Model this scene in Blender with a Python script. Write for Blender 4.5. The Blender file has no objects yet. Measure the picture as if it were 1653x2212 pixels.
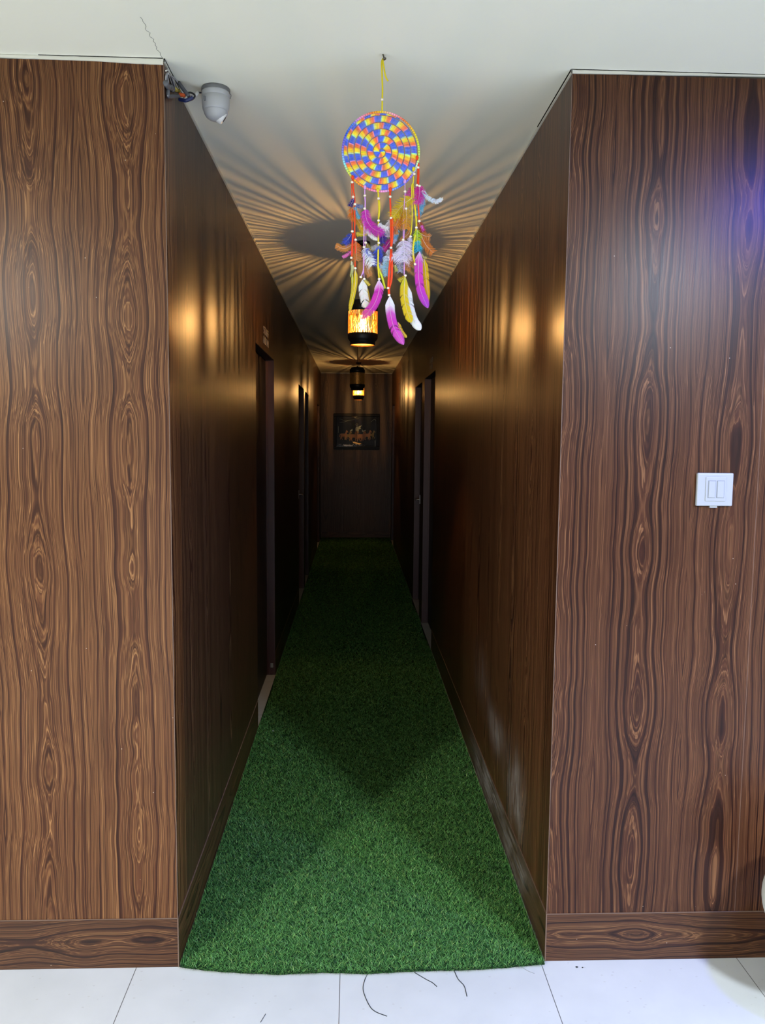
import bpy, bmesh, math, random
import numpy as np
from mathutils import Vector, Matrix
R = random.Random(7)
PI = math.pi
scene = bpy.context.scene
col = scene.collection

# ---------------------------------------------------------------- camera
FPX, PITCH, YAW, ROLL, CH = 1686.85, 0.09426, 0.03748, 0.00904, 1.5879
XL, XR, D, YB, H = -0.5185, 0.5949, 2.2303, 12.366, 2.6
_F = Vector((math.sin(YAW)*math.cos(PITCH), math.cos(YAW)*math.cos(PITCH), -math.sin(PITCH)))
_R = Vector((math.cos(YAW), -math.sin(YAW), 0)); _U = _R.cross(_F)
_R2 = _R*math.cos(ROLL)+_U*math.sin(ROLL); _U2 = -_R*math.sin(ROLL)+_U*math.cos(ROLL)
cam_d = bpy.data.cameras.new('camera'); cam = bpy.data.objects.new('camera', cam_d); col.objects.link(cam)
cam_d.sensor_fit = 'VERTICAL'; cam_d.sensor_height = 24; cam_d.lens = FPX/2212*24
cam_d.clip_start = 0.05
M = Matrix((_R2, _U2, -_F)).transposed().to_4x4(); M.translation = Vector((0, 0, CH))
cam.matrix_world = M; scene.camera = cam

# ---------------------------------------------------------------- world, lamps of the foyer, exposure
world = bpy.data.worlds.new('world'); scene.world = world; world.use_nodes = True
bg = world.node_tree.nodes['Background']; bg.inputs[0].default_value = (0.80, 0.92, 1.0, 1); bg.inputs[1].default_value = 0.10
def area(name, loc, size, power, color, rot=(0, 0, 0)):
    d = bpy.data.lights.new(name, 'AREA'); d.shape = 'RECTANGLE'; d.size, d.size_y = size
    d.energy = power; d.color = color
    o = bpy.data.objects.new(name, d); o.location = loc; o.rotation_euler = rot; col.objects.link(o); return o
area('foyer_lamp', (-2.35, -0.80, 2.585), (0.32, 0.32), 150, (1.0, 0.96, 0.88))
area('foyer_lamp', (1.85, -0.25, 2.585), (0.30, 0.30), 125, (0.80, 0.89, 1.0))
area('back_daylight', (-.9, -4.18, .74), (2.0, 1.08), 30, (.88, .95, 1.0), (PI/2, 0, 0))
area('blue_lamp', (1.72, 1.15, 2.585), (0.14, 0.14), 27, (0.05, 0.08, 1.0))
FILAMENT = 14000.0
scene.view_settings.view_transform = 'Standard'; scene.view_settings.look = 'None'
scene.view_settings.exposure = 0.55; scene.view_settings.gamma = 1.0
scene.view_settings.use_curve_mapping = False

# ---------------------------------------------------------------- helpers
def tag(o, label=None, cat=None, group=None, kind=None):
    if label: o['label'] = label
    if cat: o['category'] = cat
    if group: o['group'] = group
    if kind: o['kind'] = kind
    return o
def thing(name, label, cat, loc=(0, 0, 0), group=None):
    o = bpy.data.objects.new(name, None); col.objects.link(o); o.location = loc; o.empty_display_size = .05
    return tag(o, label, cat, group)
def link(name, bm, mats, parent=None, smooth=False):
    me = bpy.data.meshes.new(name); bm.normal_update(); bm.to_mesh(me); bm.free()
    if not isinstance(mats, (list, tuple)): mats = [mats]
    for m in mats: me.materials.append(m)
    if smooth:
        me.polygons.foreach_set('use_smooth', [True]*len(me.polygons))
    o = bpy.data.objects.new(name, me); col.objects.link(o)
    if parent:
        o.parent = parent; o.matrix_parent_inverse = Matrix.Translation(-parent.location)
    return o
def box(bm, a, b, mi=0):
    x0, y0, z0 = [min(p, q) for p, q in zip(a, b)]; x1, y1, z1 = [max(p, q) for p, q in zip(a, b)]
    v = [bm.verts.new(c) for c in ((x0,y0,z0),(x1,y0,z0),(x1,y1,z0),(x0,y1,z0),(x0,y0,z1),(x1,y0,z1),(x1,y1,z1),(x0,y1,z1))]
    fs = []
    for q in ((0,3,2,1),(4,5,6,7),(0,1,5,4),(1,2,6,5),(2,3,7,6),(3,0,4,7)):
        f = bm.faces.new([v[i] for i in q]); f.material_index = mi; fs.append(f)
    return v, fs
def bbox(bm, a, b, r=0.002, seg=2, mi=0):
    v, fs = box(bm, a, b, mi)
    es = list({e for f in fs for e in f.edges})
    bmesh.ops.bevel(bm, geom=es, offset=r, segments=seg, affect='EDGES', profile=0.6)
def lathe(bm, prof, c=(0, 0, 0), n=40, rot=None, close=False):
    rings = []
    rot = rot or Matrix.Identity(3); c = Vector(c)
    for r, z in prof:
        if r < 1e-6: rings.append([bm.verts.new(c+rot@Vector((0, 0, z)))])
        else: rings.append([bm.verts.new(c+rot@Vector((r*math.cos(2*PI*k/n), r*math.sin(2*PI*k/n), z))) for k in range(n)])
    pairs = list(zip(rings, rings[1:]))
    if close: pairs.append((rings[-1], rings[0]))
    for a, b in pairs:
        for k in range(n):
            k2 = (k+1) % n
            if len(a) == 1 and len(b) == 1: continue
            if len(a) == 1: bm.faces.new((a[0], b[k2], b[k]))
            elif len(b) == 1: bm.faces.new((a[k], a[k2], b[0]))
            else: bm.faces.new((a[k], a[k2], b[k2], b[k]))
def spline(pts, sub=6):
    P = [Vector(p) for p in pts]
    if len(P) < 3: return [P[0].lerp(P[-1], k/sub) for k in range(sub+1)]
    P = [2*P[0]-P[1]]+P+[2*P[-1]-P[-2]]; out = []
    for i in range(1, len(P)-2):
        a, b, c, d = P[i-1:i+3]
        for k in range(sub):
            t = k/sub
            out.append(.5*((2*b)+(c-a)*t+(2*a-5*b+4*c-d)*t*t+(3*b-a-3*c+d)*t**3))
    out.append(P[-2]); return out
def tube(bm, pts, r, n=8, sub=6, flat=1.0, taper=None, colr=None, lay=None):
    """swept tube; flat<1 makes a ribbon whose thin side faces -Y"""
    P = spline(pts, sub); m = len(P); rings = []
    for i, p in enumerate(P):
        t = (P[min(i+1, m-1)]-P[max(i-1, 0)]).normalized()
        ref = Vector((0, 1, 0)) if abs(t.y) < .95 else Vector((1, 0, 0))
        s = t.cross(ref).normalized(); u = s.cross(t).normalized()
        rr = r*(taper(i/(m-1)) if taper else 1)
        rings.append([bm.verts.new(p+s*(rr*math.cos(2*PI*k/n))+u*(rr*flat*math.sin(2*PI*k/n))) for k in range(n)])
    fs = []
    for a, b in zip(rings, rings[1:]):
        for k in range(n): fs.append(bm.faces.new((a[k], a[(k+1) % n], b[(k+1) % n], b[k])))
    fs.append(bm.faces.new(rings[0][::-1])); fs.append(bm.faces.new(rings[-1]))
    if lay:
        for f in fs:
            for l in f.loops: l[lay] = (*colr, 1)
    return fs
def srgb(h):
    if isinstance(h, str): h = [int(h[i:i+2], 16)/255 for i in (0, 2, 4)]
    return tuple(c/12.92 if c <= .04045 else ((c+.055)/1.055)**2.4 for c in h)

# ---------------------------------------------------------------- materials
def mat(name, c=(.5, .5, .5), rough=.5, metal=0, spec=.5, emit=None, es=0, coat=0):
    m = bpy.data.materials.new(name); m.use_nodes = True; b = m.node_tree.nodes['Principled BSDF']
    b.inputs['Base Color'].default_value = (*c, 1); b.inputs['Roughness'].default_value = rough
    b.inputs['Metallic'].default_value = metal; b.inputs['Specular IOR Level'].default_value = spec
    b.inputs['Coat Weight'].default_value = coat
    if emit: b.inputs['Emission Color'].default_value = (*emit, 1); b.inputs['Emission Strength'].default_value = es
    return m
class NT:
    def __init__(s, m): s.t = m.node_tree; s.b = s.t.nodes['Principled BSDF']
    def n(s, typ, ins=None, **kw):
        nd = s.t.nodes.new(typ)
        for k, v in kw.items(): setattr(nd, k, v)
        for k, v in (ins or {}).items():
            if isinstance(v, bpy.types.NodeSocket): s.t.links.new(v, nd.inputs[k])
            else: nd.inputs[k].default_value = v
        return nd
    def math(s, op, a, b=0.0, c=0.0): return s.n('ShaderNodeMath', {0: a, 1: b, 2: c}, operation=op).outputs[0]
    def link(s, a, b): s.t.links.new(a, b)
    def ramp(s, fac, stops, interp='LINEAR'):
        r = s.n('ShaderNodeValToRGB', {0: fac}); cr = r.color_ramp; cr.interpolation = interp
        while len(cr.elements) < len(stops): cr.elements.new(.5)
        for e, (p, c) in zip(cr.elements, stops): e.position = p; e.color = (*c, 1) if len(c) == 3 else c
        return r.outputs[0]
    def mix(s, f, a, b, mode='MIX'):
        m = s.n('ShaderNodeMix', data_type='RGBA', blend_type=mode)
        for i, v in ((0, f), (6, a), (7, b)):
            if isinstance(v, bpy.types.NodeSocket): s.t.links.new(v, m.inputs[i])
            else: m.inputs[i].default_value = v if i == 0 else (*v, 1)
        return m.outputs[2]
def wood(name, phase=0.0, seed=0.0, period=.26, amp=3.6, gain=1.0, tint=(1, 1, 1), dust=(), rough=.38, spec=.33, flat=0.0, straight=0.0, seams=()):
    m = mat(name, rough=rough, spec=spec); t = NT(m)
    uv = t.n('ShaderNodeUVMap'); uv.uv_map = 'UVMap'
    sx = t.n('ShaderNodeSeparateXYZ', {0: uv.outputs[0]}); u, v = sx.outputs[0], sx.outputs[1]
    def noise3(su, sv, sd, detail=2.0, rough_=.5, dist=0.0):
        cv = t.n('ShaderNodeCombineXYZ', {0: t.math('MULTIPLY', u, su), 1: t.math('MULTIPLY', v, sv), 2: sd+seed})
        return t.n('ShaderNodeTexNoise', {'Vector': cv.outputs[0], 'Scale': 1.0, 'Detail': detail, 'Roughness': rough_, 'Distortion': dist}).outputs[0]
    wob = noise3(1.2, 1.1, 3.1, 1.0)
    uu = t.math('MULTIPLY_ADD', wob, .03, t.math('SUBTRACT', u, phase))
    d_ = t.math('DIVIDE', t.math('PINGPONG', uu, period/2), period/2)
    c = t.math('POWER', d_, 1.6)
    big = noise3(1.6, 2.7, 9.2, 1.6, .5)
    mid = noise3(22.0, 5.5, 4.7, 2.0)
    h = t.math('ADD', t.math('MULTIPLY', c, amp), t.math('MULTIPLY', big, 2.1))
    h = t.math('ADD', h, t.math('MULTIPLY', mid, .11))
    h = t.math('ADD', h, t.math('MULTIPLY', u, 3.1+straight))
    n1 = t.n('ShaderNodeTexNoise', {'W': h, 'Scale': 3.3, 'Detail': 3.0, 'Roughness': .58}, noise_dimensions='1D').outputs[0]
    n2 = t.n('ShaderNodeTexNoise', {'W': h, 'Scale': 13.0, 'Detail': 1.0, 'Roughness': .6}, noise_dimensions='1D').outputs[0]
    fine = noise3(330.0, 5.0, 1.3, 2.0, .6)
    strand = noise3(95.0, .9, 6.3, 2.0, .6)
    g = t.math('ADD', n1, t.math('MULTIPLY', t.math('SUBTRACT', strand, .5), .26))
    k = lambda r_, g_, b_: (r_*gain*tint[0], g_*gain*tint[1], b_*gain*tint[2])
    colr = t.ramp(g, [(.28, k(.034, .012, .008)), (.40, k(.075, .026, .014)), (.455, k(.125, .050, .024)), (.47, k(.30, .150, .064)), (.495, k(.20, .090, .040)), (.53, k(.105, .038, .019)),
                      (.56, k(.155, .068, .031)), (.575, k(.46, .25, .115)), (.60, k(.27, .130, .056)), (.64, k(.11, .043, .021)), (.72, k(.21, .100, .044)), (.82, k(.46, .25, .11))])
    colr = t.mix(1.0, colr, t.ramp(n2, [(.38, (.55, .50, .48)), (.47, (1.0, 1.0, 1.0)), (.60, (1.12, 1.12, 1.12))]), 'MULTIPLY')
    colr = t.mix(t.math('MULTIPLY', fine, .35), colr, tuple(.30*x for x in k(.16, .06, .03)), 'MIX')
    colr = t.mix(1.0, colr, t.ramp(fine, [(.35, (.80, .80, .80)), (.65, (1.3, 1.3, 1.3))]), 'MULTIPLY')
    if flat: colr = t.mix(flat, colr, k(.13, .075, .045))
    for s_ in seams:
        d = t.math('ABSOLUTE', t.math('SUBTRACT', u, s_))
        f = t.math('LESS_THAN', d, .0011)
        colr = t.mix(t.math('MULTIPLY', f, .75), colr, k(.36, .25, .18))
    spk = t.n('ShaderNodeTexVoronoi', {'Vector': uv.outputs[0], 'Scale': 16.0}).outputs['Distance']
    colr = t.mix(t.math('MULTIPLY', t.math('LESS_THAN', spk, .022), .6), colr, (.6, .5, .42))
    rg = t.math('MULTIPLY_ADD', fine, .10, rough-.05)
    if dust:
        ds = noise3(70., 5., 2.2, 3.0, .6); dl = noise3(9., 5., 12.2, 3.0, .6); f = None
        for (cu, cv, ru, rv, am) in dust:
            e = t.math('ADD', t.math('POWER', t.math('ABSOLUTE', t.math('DIVIDE', t.math('SUBTRACT', u, cu), ru)), 2.0), t.math('POWER', t.math('ABSOLUTE', t.math('DIVIDE', t.math('SUBTRACT', v, cv), rv)), 2.0))
            g_ = t.math('MULTIPLY', t.math('EXPONENT', t.math('MULTIPLY', e, -1.0)), am); f = g_ if f is None else t.math('ADD', f, g_)
        f = t.math('MULTIPLY', f, t.math('MULTIPLY', t.ramp(ds, [(.35, (.25, .25, .25)), (.65, (1, 1, 1))]), t.ramp(dl, [(.35, (.2, .2, .2)), (.6, (1, 1, 1))])))
        f = t.math('MINIMUM', f, 1.0)
        colr = t.mix(t.math('MULTIPLY', f, .75), colr, (.36, .35, .34))
        rg = t.math('MULTIPLY_ADD', f, .4, rg)
    t.link(colr, t.b.inputs['Base Color']); t.link(rg, t.b.inputs['Roughness'])
    bp_ = t.n('ShaderNodeBump', {'Height': fine, 'Strength': .10, 'Distance': .0006}); t.link(bp_.outputs[0], t.b.inputs['Normal'])
    return m
W_FL = wood('walnut_laminate_left', phase=-.87, seed=1.5, gain=.66, tint=(1.0, .93, .80), rough=.34, spec=.22)
W_FR = wood('walnut_laminate_right', phase=.865, seed=7.0, gain=.44, tint=(1.0, .86, .80), rough=.34, spec=.25, seams=(1.177,))
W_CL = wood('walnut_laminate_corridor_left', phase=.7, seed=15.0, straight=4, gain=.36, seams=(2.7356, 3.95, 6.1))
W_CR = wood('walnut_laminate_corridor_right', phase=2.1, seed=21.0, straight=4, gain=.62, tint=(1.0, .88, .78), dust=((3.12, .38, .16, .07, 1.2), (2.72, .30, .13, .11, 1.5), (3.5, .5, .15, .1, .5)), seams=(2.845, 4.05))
W_SK = wood('walnut_laminate_skirting', phase=.9, seed=31.0, period=.20, amp=2.4, gain=.42, tint=(1.0, .9, .8))
W_SKR = wood('walnut_laminate_skirting_dusty', phase=.9, seed=33.0, period=.20, gain=.42, dust=((.10, 3.3, .12, .35, 1.3), (.08, 2.7, .1, .22, 1.3)))
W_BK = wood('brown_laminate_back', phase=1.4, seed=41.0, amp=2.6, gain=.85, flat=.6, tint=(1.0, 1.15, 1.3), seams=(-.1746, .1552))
EDGE = mat('laminate_edge', srgb('6d584a'), .6)
FILL = mat('filler', srgb('d8d8cc'), .9, spec=.2)
GAP = mat('dark_gap', (.01, .01, .01), .9, spec=.1)
# ceiling paint
CEIL = mat('ceiling_paint', (.70, .72, .64), .85, spec=.15); t = NT(CEIL)
tc = t.n('ShaderNodeTexCoord'); nz = t.n('ShaderNodeTexNoise', {'Vector': tc.outputs['Object'], 'Scale': 1.4, 'Detail': 3.0}).outputs[0]
t.link(t.ramp(nz, [(.3, (.84, .85, .73)), (.7, (.88, .89, .775))]), t.b.inputs['Base Color'])
nb = t.n('ShaderNodeTexNoise', {'Vector': tc.outputs['Object'], 'Scale': 90., 'Detail': 2.0}).outputs[0]
t.link(t.n('ShaderNodeBump', {'Height': nb, 'Strength': .06, 'Distance': .002}).outputs[0], t.b.inputs['Normal'])
CREAM = mat('cream_paint', (.74, .74, .67), .8, spec=.2)
# floor tiles
TILE = mat('vitrified_tile', (.7, .74, .78), .28, spec=.5); t = NT(TILE)
tc = t.n('ShaderNodeTexCoord'); sp = t.n('ShaderNodeSeparateXYZ', {0: tc.outputs['Object']})
def joint(coord, off):
    q = t.math('MODULO', t.math('ADD', coord, off+61.1), .611); q = t.math('ABSOLUTE', t.math('SUBTRACT', q, .3055))
    return t.math('GREATER_THAN', q, .3055-.0011)
j = t.math('MAXIMUM', joint(sp.outputs[0], .032), joint(sp.outputs[1], -1.93))
n1 = t.n('ShaderNodeTexNoise', {'Vector': tc.outputs['Object'], 'Scale': 5., 'Detail': 4.0}).outputs[0]
cc = t.ramp(n1, [(.3, (.52, .55, .565)), (.7, (.58, .61, .625))])
vo = t.n('ShaderNodeTexVoronoi', {'Vector': t.n('ShaderNodeMapping', {'Vector': tc.outputs['Object'], 'Scale': (1.0, 1.6, 1), 'Rotation': (0, 0, .5)}).outputs[0], 'Scale': 34.}).outputs
sc = t.n('ShaderNodeSeparateXYZ', {0: vo['Color']}).outputs[0]
speck = t.math('MULTIPLY', t.math('LESS_THAN', vo['Distance'], .13), t.math('GREATER_THAN', sc, .62))
cc = t.mix(t.math('MULTIPLY', speck, .35), cc, (.38, .37, .36))
cc = t.mix(j, cc, (.10, .10, .10)); t.link(cc, t.b.inputs['Base Color'])
# doors and metals
LEAF = mat('door_leaf_laminate', srgb('4a3a34'), .5); t = NT(LEAF)
tc = t.n('ShaderNodeTexCoord'); nn = t.n('ShaderNodeTexNoise', {'Vector': t.n('ShaderNodeMapping', {'Vector': tc.outputs['Object'], 'Scale': (1, 60, 1.2)}).outputs[0], 'Scale': 1., 'Detail': 3.}).outputs[0]
t.link(t.ramp(nn, [(.3, srgb('2c2220')), (.7, srgb('3c302d'))]), t.b.inputs['Base Color'])
FRAME = mat('door_frame_paint', srgb('4c3034'), .42)
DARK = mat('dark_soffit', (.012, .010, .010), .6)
CHROME = mat('brushed_steel', (.62, .62, .63), .3, 1)
WHITE = mat('white_plastic', (.36, .385, .40), .35)
WHITE2 = mat('white_plastic_shaded', (.22, .25, .29), .45)  # darker copy of the white plastic, gap shade put into the colour
CAMW = mat('camera_white_plastic', (.45, .46, .47), .4)
BLACK = mat('black_metal', (.012, .011, .010), .45, .3)
CORD = mat('black_cord', (.01, .01, .01), .6)
SIGN = mat('sign_letter', (.62, .56, .50), .4, .2)
DULL = mat('dull_sign_letter', (.26, .23, .21), .5)
GOLD = mat('gold_lining', (.85, .52, .18), .38, .6)
STRAND = mat('pierced_brass', (.75, .42, .10), .42, .55)
def glassbulb(name, e):
    m = mat(name); t = NT(m); tr = t.n('ShaderNodeBsdfTransparent'); em = t.n('ShaderNodeEmission', {0: (1, .62, .22, 1), 1: e})
    gl = t.n('ShaderNodeBsdfGlossy', {'Roughness': .05}); m1 = t.n('ShaderNodeMixShader', {0: .05, 1: tr.outputs[0], 2: gl.outputs[0]})
    ad = t.n('ShaderNodeAddShader', {0: m1.outputs[0], 1: em.outputs[0]})
    t.link((ad if e else m1).outputs[0], t.t.nodes['Material Output'].inputs[0]); return m
GLOW = glassbulb('lit_bulb_glass', 6.0); CLEAR = glassbulb('clear_bulb_glass', 0)
FIL = mat('filament', (0, 0, 0), emit=(1.0, .52, .16), es=FILAMENT)
def dyed(name, rough=.7, trans=0.0):
    m = mat(name, rough=rough, spec=.25); t = NT(m)
    a = t.n('ShaderNodeVertexColor', layer_name='Col'); t.link(a.outputs[0], t.b.inputs['Base Color'])
    if trans:
        tl = t.n('ShaderNodeBsdfTranslucent', {0: a.outputs[0]})
        mx = t.n('ShaderNodeMixShader', {0: trans, 1: t.b.outputs[0], 2: tl.outputs[0]})
        t.link(mx.outputs[0], t.t.nodes['Material Output'].inputs[0])
    return m
YARN = dyed('dyed_yarn', .8); FEATH = dyed('dyed_feather', .7, .35); RIB = dyed('satin_ribbon', .45, .2)
BEAD = mat('wooden_bead', srgb('e8dcc4'), .4)

# ---------------------------------------------------------------- setting
def uvbox(bm, rot=False):
    lay = bm.loops.layers.uv.new('UVMap')
    for f in bm.faces:
        f.normal_update(); n = f.normal
        for l in f.loops:
            p = l.vert.co
            u = p.y if abs(n.x) > .6 else p.x
            v = p.z if abs(n.z) < .6 else p.y
            l[lay].uv = (v, u) if rot else (u, v)
def struct(name, bm, mats, rot=False, uv=True):
    if uv: uvbox(bm, rot)
    o = link(name, bm, mats); o['kind'] = 'structure'; return o
def B(*boxes):
    bm = bmesh.new()
    for b in boxes: box(bm, b[0], b[1], b[2] if len(b) > 2 else 0)
    return bm
T = .13; WT = 2.590
struct('floor', B(((-4, -4.2, -.06), (4, YB+.3, 0))), TILE, uv=False)
struct('ceiling', B(((-4, -4.2, H), (4, YB+.3, H+.1))), CEIL, uv=False)
struct('wall_front_left', B(((-4, D, 0), (XL, D+T, WT))), W_FL)
struct('wall_front_right', B(((XR, D, 0), (4, D+T, WT))), W_FR)
struct('wall_foyer_left', B(((-4.12, -4.2, 0), (-4, D, H))), CREAM)
struct('wall_foyer_right', B(((4, -4.2, 0), (4.12, D, H))), CREAM)
struct('wall_foyer_back', B(((-4, -4.3, 0), (4, -4.2, H))), mat('dark_brown_panel', (.07, .045, .035), .6))
LD = [(4.186, 5.140, 2.086), (7.394, 8.175, 2.086), (8.367, 9.003, 2.075), (11.155, 11.85, 2.065)]
RD = [(5.7675, 6.628, 2.090), (6.8725, 7.6135, 2.082), (11.472, 12.1, 2.088)]
RC = .052
def corridor_wall(name, x, s, doors, m):
    bm = bmesh.new(); y = D+T
    for (a, b, z) in doors:
        box(bm, (x, y, 0), (x+s*T, a, WT)); box(bm, (x, a, z), (x+s*T, b, WT)); y = b
    box(bm, (x, y, 0), (x+s*T, YB, WT)); return struct(name, bm, m)
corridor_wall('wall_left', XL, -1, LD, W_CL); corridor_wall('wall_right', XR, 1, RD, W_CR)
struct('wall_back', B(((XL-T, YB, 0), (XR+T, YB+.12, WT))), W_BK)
# skirting boards: front ones and the corridor ones broken at the doors
def skirt(name, a, b, m):
    bm = bmesh.new(); bbox(bm, a, b, .0012, 2); o = struct(name, bm, m, rot=True)
    return o
SH = .151
skirt('baseboard_front_left', (-4, D-.0022, 0), (XL, D+.001, SH+.003), W_SK)
skirt('baseboard_front_right', (XR, D-.0022, 0), (4, D+.001, SH), W_SK)
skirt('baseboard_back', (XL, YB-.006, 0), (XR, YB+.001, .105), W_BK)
def side_skirt(name, x, s, doors, m):
    bm = bmesh.new(); y = D
    for (a, b, z) in doors: bbox(bm, (x+s*.001, y, 0), (x-s*.0022, a, SH), .001, 1); y = b
    bbox(bm, (x+s*.001, y, 0), (x-s*.0022, YB, SH), .001, 1); return struct(name, bm, m, rot=True)
side_skirt('baseboard_left', XL, -1, LD, W_SK); side_skirt('baseboard_right', XR, 1, RD, W_SKR)
# pale edge lines: skirting tops and the two outer corners
bm = B(((-4, D-.0030, SH+.0025), (XL, D, SH+.0042)), ((XL-.0006, D-.0012, 0), (XL+.0012, D+.0012, WT)), ((XL, D, SH), (XL+.0030, LD[0][0], SH+.0014)),
       ((XL-.0004, D-.0030, 0), (XL+.0028, D-.0020, SH+.004)))
struct('trim_1', bm, EDGE)
bm = B(((XR, D-.0030, SH-.0005), (4, D, SH+.0014)), ((XR-.0012, D-.0012, 0), (XR+.0006, D+.0012, WT)), ((XR-.0030, D, SH), (XR, RD[0][0], SH+.0014)),
       ((XR-.0028, D-.0030, 0), (XR+.0004, D-.0020, SH+.001)))
struct('trim_2', bm, EDGE)
# ragged filler between panel tops and ceiling, dark crack line above it
def filler(name, p0, p1, out, base, wob, seed, crack=True):
    rr = random.Random(seed); bm = bmesh.new(); p0, p1, out = Vector(p0), Vector(p1), Vector(out)
    L = (p1-p0).length; n = max(8, int(L/.018)); lo, hi, lo2, hi2 = [], [], [], []
    w = 0
    for i in range(n+1):
        tt = i/n; p = p0.lerp(p1, tt); w = .8*w+rr.uniform(-1, 1)*wob
        b = base(tt) if callable(base) else base
        zl = b+w; lo.append(bm.verts.new(p+out+Vector((0, 0, zl)))); hi.append(bm.verts.new(p+out+Vector((0, 0, H-.0012+rr.uniform(-.0006, .0005)))))
        lo2.append(bm.verts.new(p-out+Vector((0, 0, zl)))); hi2.append(bm.verts.new(p-out+Vector((0, 0, H-.001))))
    for i in range(n):
        bm.faces.new((lo[i], lo[i+1], hi[i+1], hi[i])); bm.faces.new((lo2[i+1], lo2[i], hi2[i], hi2[i+1])); bm.faces.new((lo2[i], lo2[i+1], lo[i+1], lo[i]))
        bm.faces.new((hi[i], hi[i+1], hi2[i+1], hi2[i]))
    struct(name, bm, FILL, uv=False)
filler('trim_3', (-2.4, D, 0), (XL, D, 0), (0, -.0035, 0), lambda t_: 2.5925-.0085*max(0, (t_-.75)/.25)**1.5, .0006, 1)
filler('trim_4', (XR, D, 0), (2.6, D, 0), (0, -.0035, 0), lambda t_: 2.5900+.0055*min(1, t_*4), .0003, 2)
filler('trim_5', (XL, D, 0), (XL, YB, 0), (.0035, 0, 0), 2.5925, .0007, 3)
filler('trim_6', (XR, D, 0), (XR, YB, 0), (-.0035, 0, 0), 2.5925, .0007, 4)
filler('trim_7', (XL, YB, 0), (XR, YB, 0), (0, -.0035, 0), 2.5925, .0004, 5)
struct('trim_8', B(((XL+.002, D-.003, 2.5975), (XL+.0045, 2.47, 2.6)), ((XR-.0055, D-.003, 2.5970), (XR-.0035, 2.62, 2.6)), ((XR-.004, D-.0060, 2.5990), (XR+.55, D-.0045, 2.6)),
                  ((XL-.33, D-.006, 2.5990), (XL, D-.0045, 2.6))), GAP)
# hairline crack in the ceiling paint
bm = bmesh.new(); rr = random.Random(3)
tube(bm, [(-.5215+rr.uniform(-.004, .004), 2.02+.0105*i, 2.5999) for i in range(21)], .0007, 5, 2)
struct('trim_9', bm, mat('crack', (.25, .26, .22), .9))

def door(idx, x, s, a, b, z, handle=False, sticker=False):
    e = bpy.data.objects.new('door_%d' % idx, None); col.objects.link(e); e.location = (x+s*RC, (a+b)/2, 0); e['kind'] = 'structure'
    link('door_leaf', B(((x+s*RC, a+.03, .012), (x+s*(RC+.035), b-.012, z-.006))), LEAF, e)
    bm = B(((x+s*.002, a-.0, 0), (x+s*.10, a+.004, z)), ((x+s*.0, b-.0045, 0.006), (x+s*.10, b, z)), ((x+s*(RC-.012), b-.014, 0.006), (x+s*.10, b, z)))
    link('door_frame', bm, FRAME, e)
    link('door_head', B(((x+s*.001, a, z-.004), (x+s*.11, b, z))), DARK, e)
    if handle:
        hy, hz = b-.085, 1.0
        bm = bmesh.new(); xx = x+s*RC
        bbox(bm, (xx, hy-.016, hz-.045), (xx-s*.008, hy+.016, hz+.045), .003); 
        h = link('handle_plate', bm, CHROME, e)
        bm = bmesh.new(); tube(bm, [(xx-s*.004, hy, hz), (xx-s*.04, hy, hz), (xx-s*.045, hy-.02, hz), (xx-s*.045, hy-.10, hz+.002)], .007, 10)
        link('door_handle', bm, CHROME, e, True)
    if sticker:
        bm = bmesh.new(); bbox(bm, (x+s*.012, b-.012, .052), (x+s*.030, b-.006, .083), .002)
        link('door_stopper', bm, WHITE, e)
    return e
for i, (a, b, z) in enumerate(LD): door(i+1, XL, -1, a, b, z, sticker=(i == 0), handle=(i == 1))
for i, (a, b, z) in enumerate(RD): door(i+5, XR, 1, a, b, z, handle=(i == 1))

# ---------------------------------------------------------------- artificial grass carpet
GRASS = mat('turf_blades', rough=.42, spec=.5); t = NT(GRASS)
a_ = t.n('ShaderNodeVertexColor', layer_name='Col'); t.link(a_.outputs[0], t.b.inputs['Base Color'])
tl = t.n('ShaderNodeBsdfTranslucent', {0: a_.outputs[0]}); mx = t.n('ShaderNodeMixShader', {0: .18, 1: t.b.outputs[0], 2: tl.outputs[0]})
t.link(mx.outputs[0], t.t.nodes['Material Output'].inputs[0])
BACKING = mat('turf_backing', (.008, .030, .011), .9, spec=.1)
gc = thing('artificial_grass_carpet', 'long green artificial grass carpet running down the corridor floor', 'carpet', (0, 7, 0))
FE = [(-.5150, 2.224), (-.46, 2.212), (-.3962, 2.200), (-.30, 2.190), (-.2165, 2.183), (-.08, 2.188), (.044, 2.180), (.1963, 2.188), (.35, 2.189), (.4768, 2.198), (.545, 2.205), (.588, 2.209)]
fx, fy = zip(*FE)
def front(x): return np.interp(x, fx, fy)
def side_in(y, x0):  # carpet edge pulls in slightly at the door thresholds
    return 0
bm = bmesh.new(); xs = np.linspace(-.514, .588, 60); top = []; bot = []
rr = random.Random(9)
for x in xs:
    y = float(front(x))+rr.uniform(-.0015, .0015)+.003; top.append((bm.verts.new((x, y, .0045)), bm.verts.new((x, 12.35, .0045)))); bot.append(bm.verts.new((x, y, .0008)))
for i in range(59):
    bm.faces.new((top[i][0], top[i+1][0], top[i+1][1], top[i][1])); bm.faces.new((bot[i], bot[i+1], top[i+1][0], top[i][0]))
link('backing', bm, BACKING, gc)
rng = np.random.default_rng(5)
def zone(y0, y1, dens): 
    n = int((y1-y0)*1.10*dens); x = rng.uniform(-.513, .588, n); y = rng.uniform(y0, y1, n); return x, y
edges = np.concatenate([np.linspace(2.16, 6.0, 40), np.linspace(6.2, 12.34, 25)])
zs = [zone(a_y, b_y, 105000*(2.4/max(2.4, (a_y+b_y)/2))**1.55) for a_y, b_y in zip(edges, edges[1:])]
x = np.concatenate([z[0] for z in zs]); y = np.concatenate([z[1] for z in zs])
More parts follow.
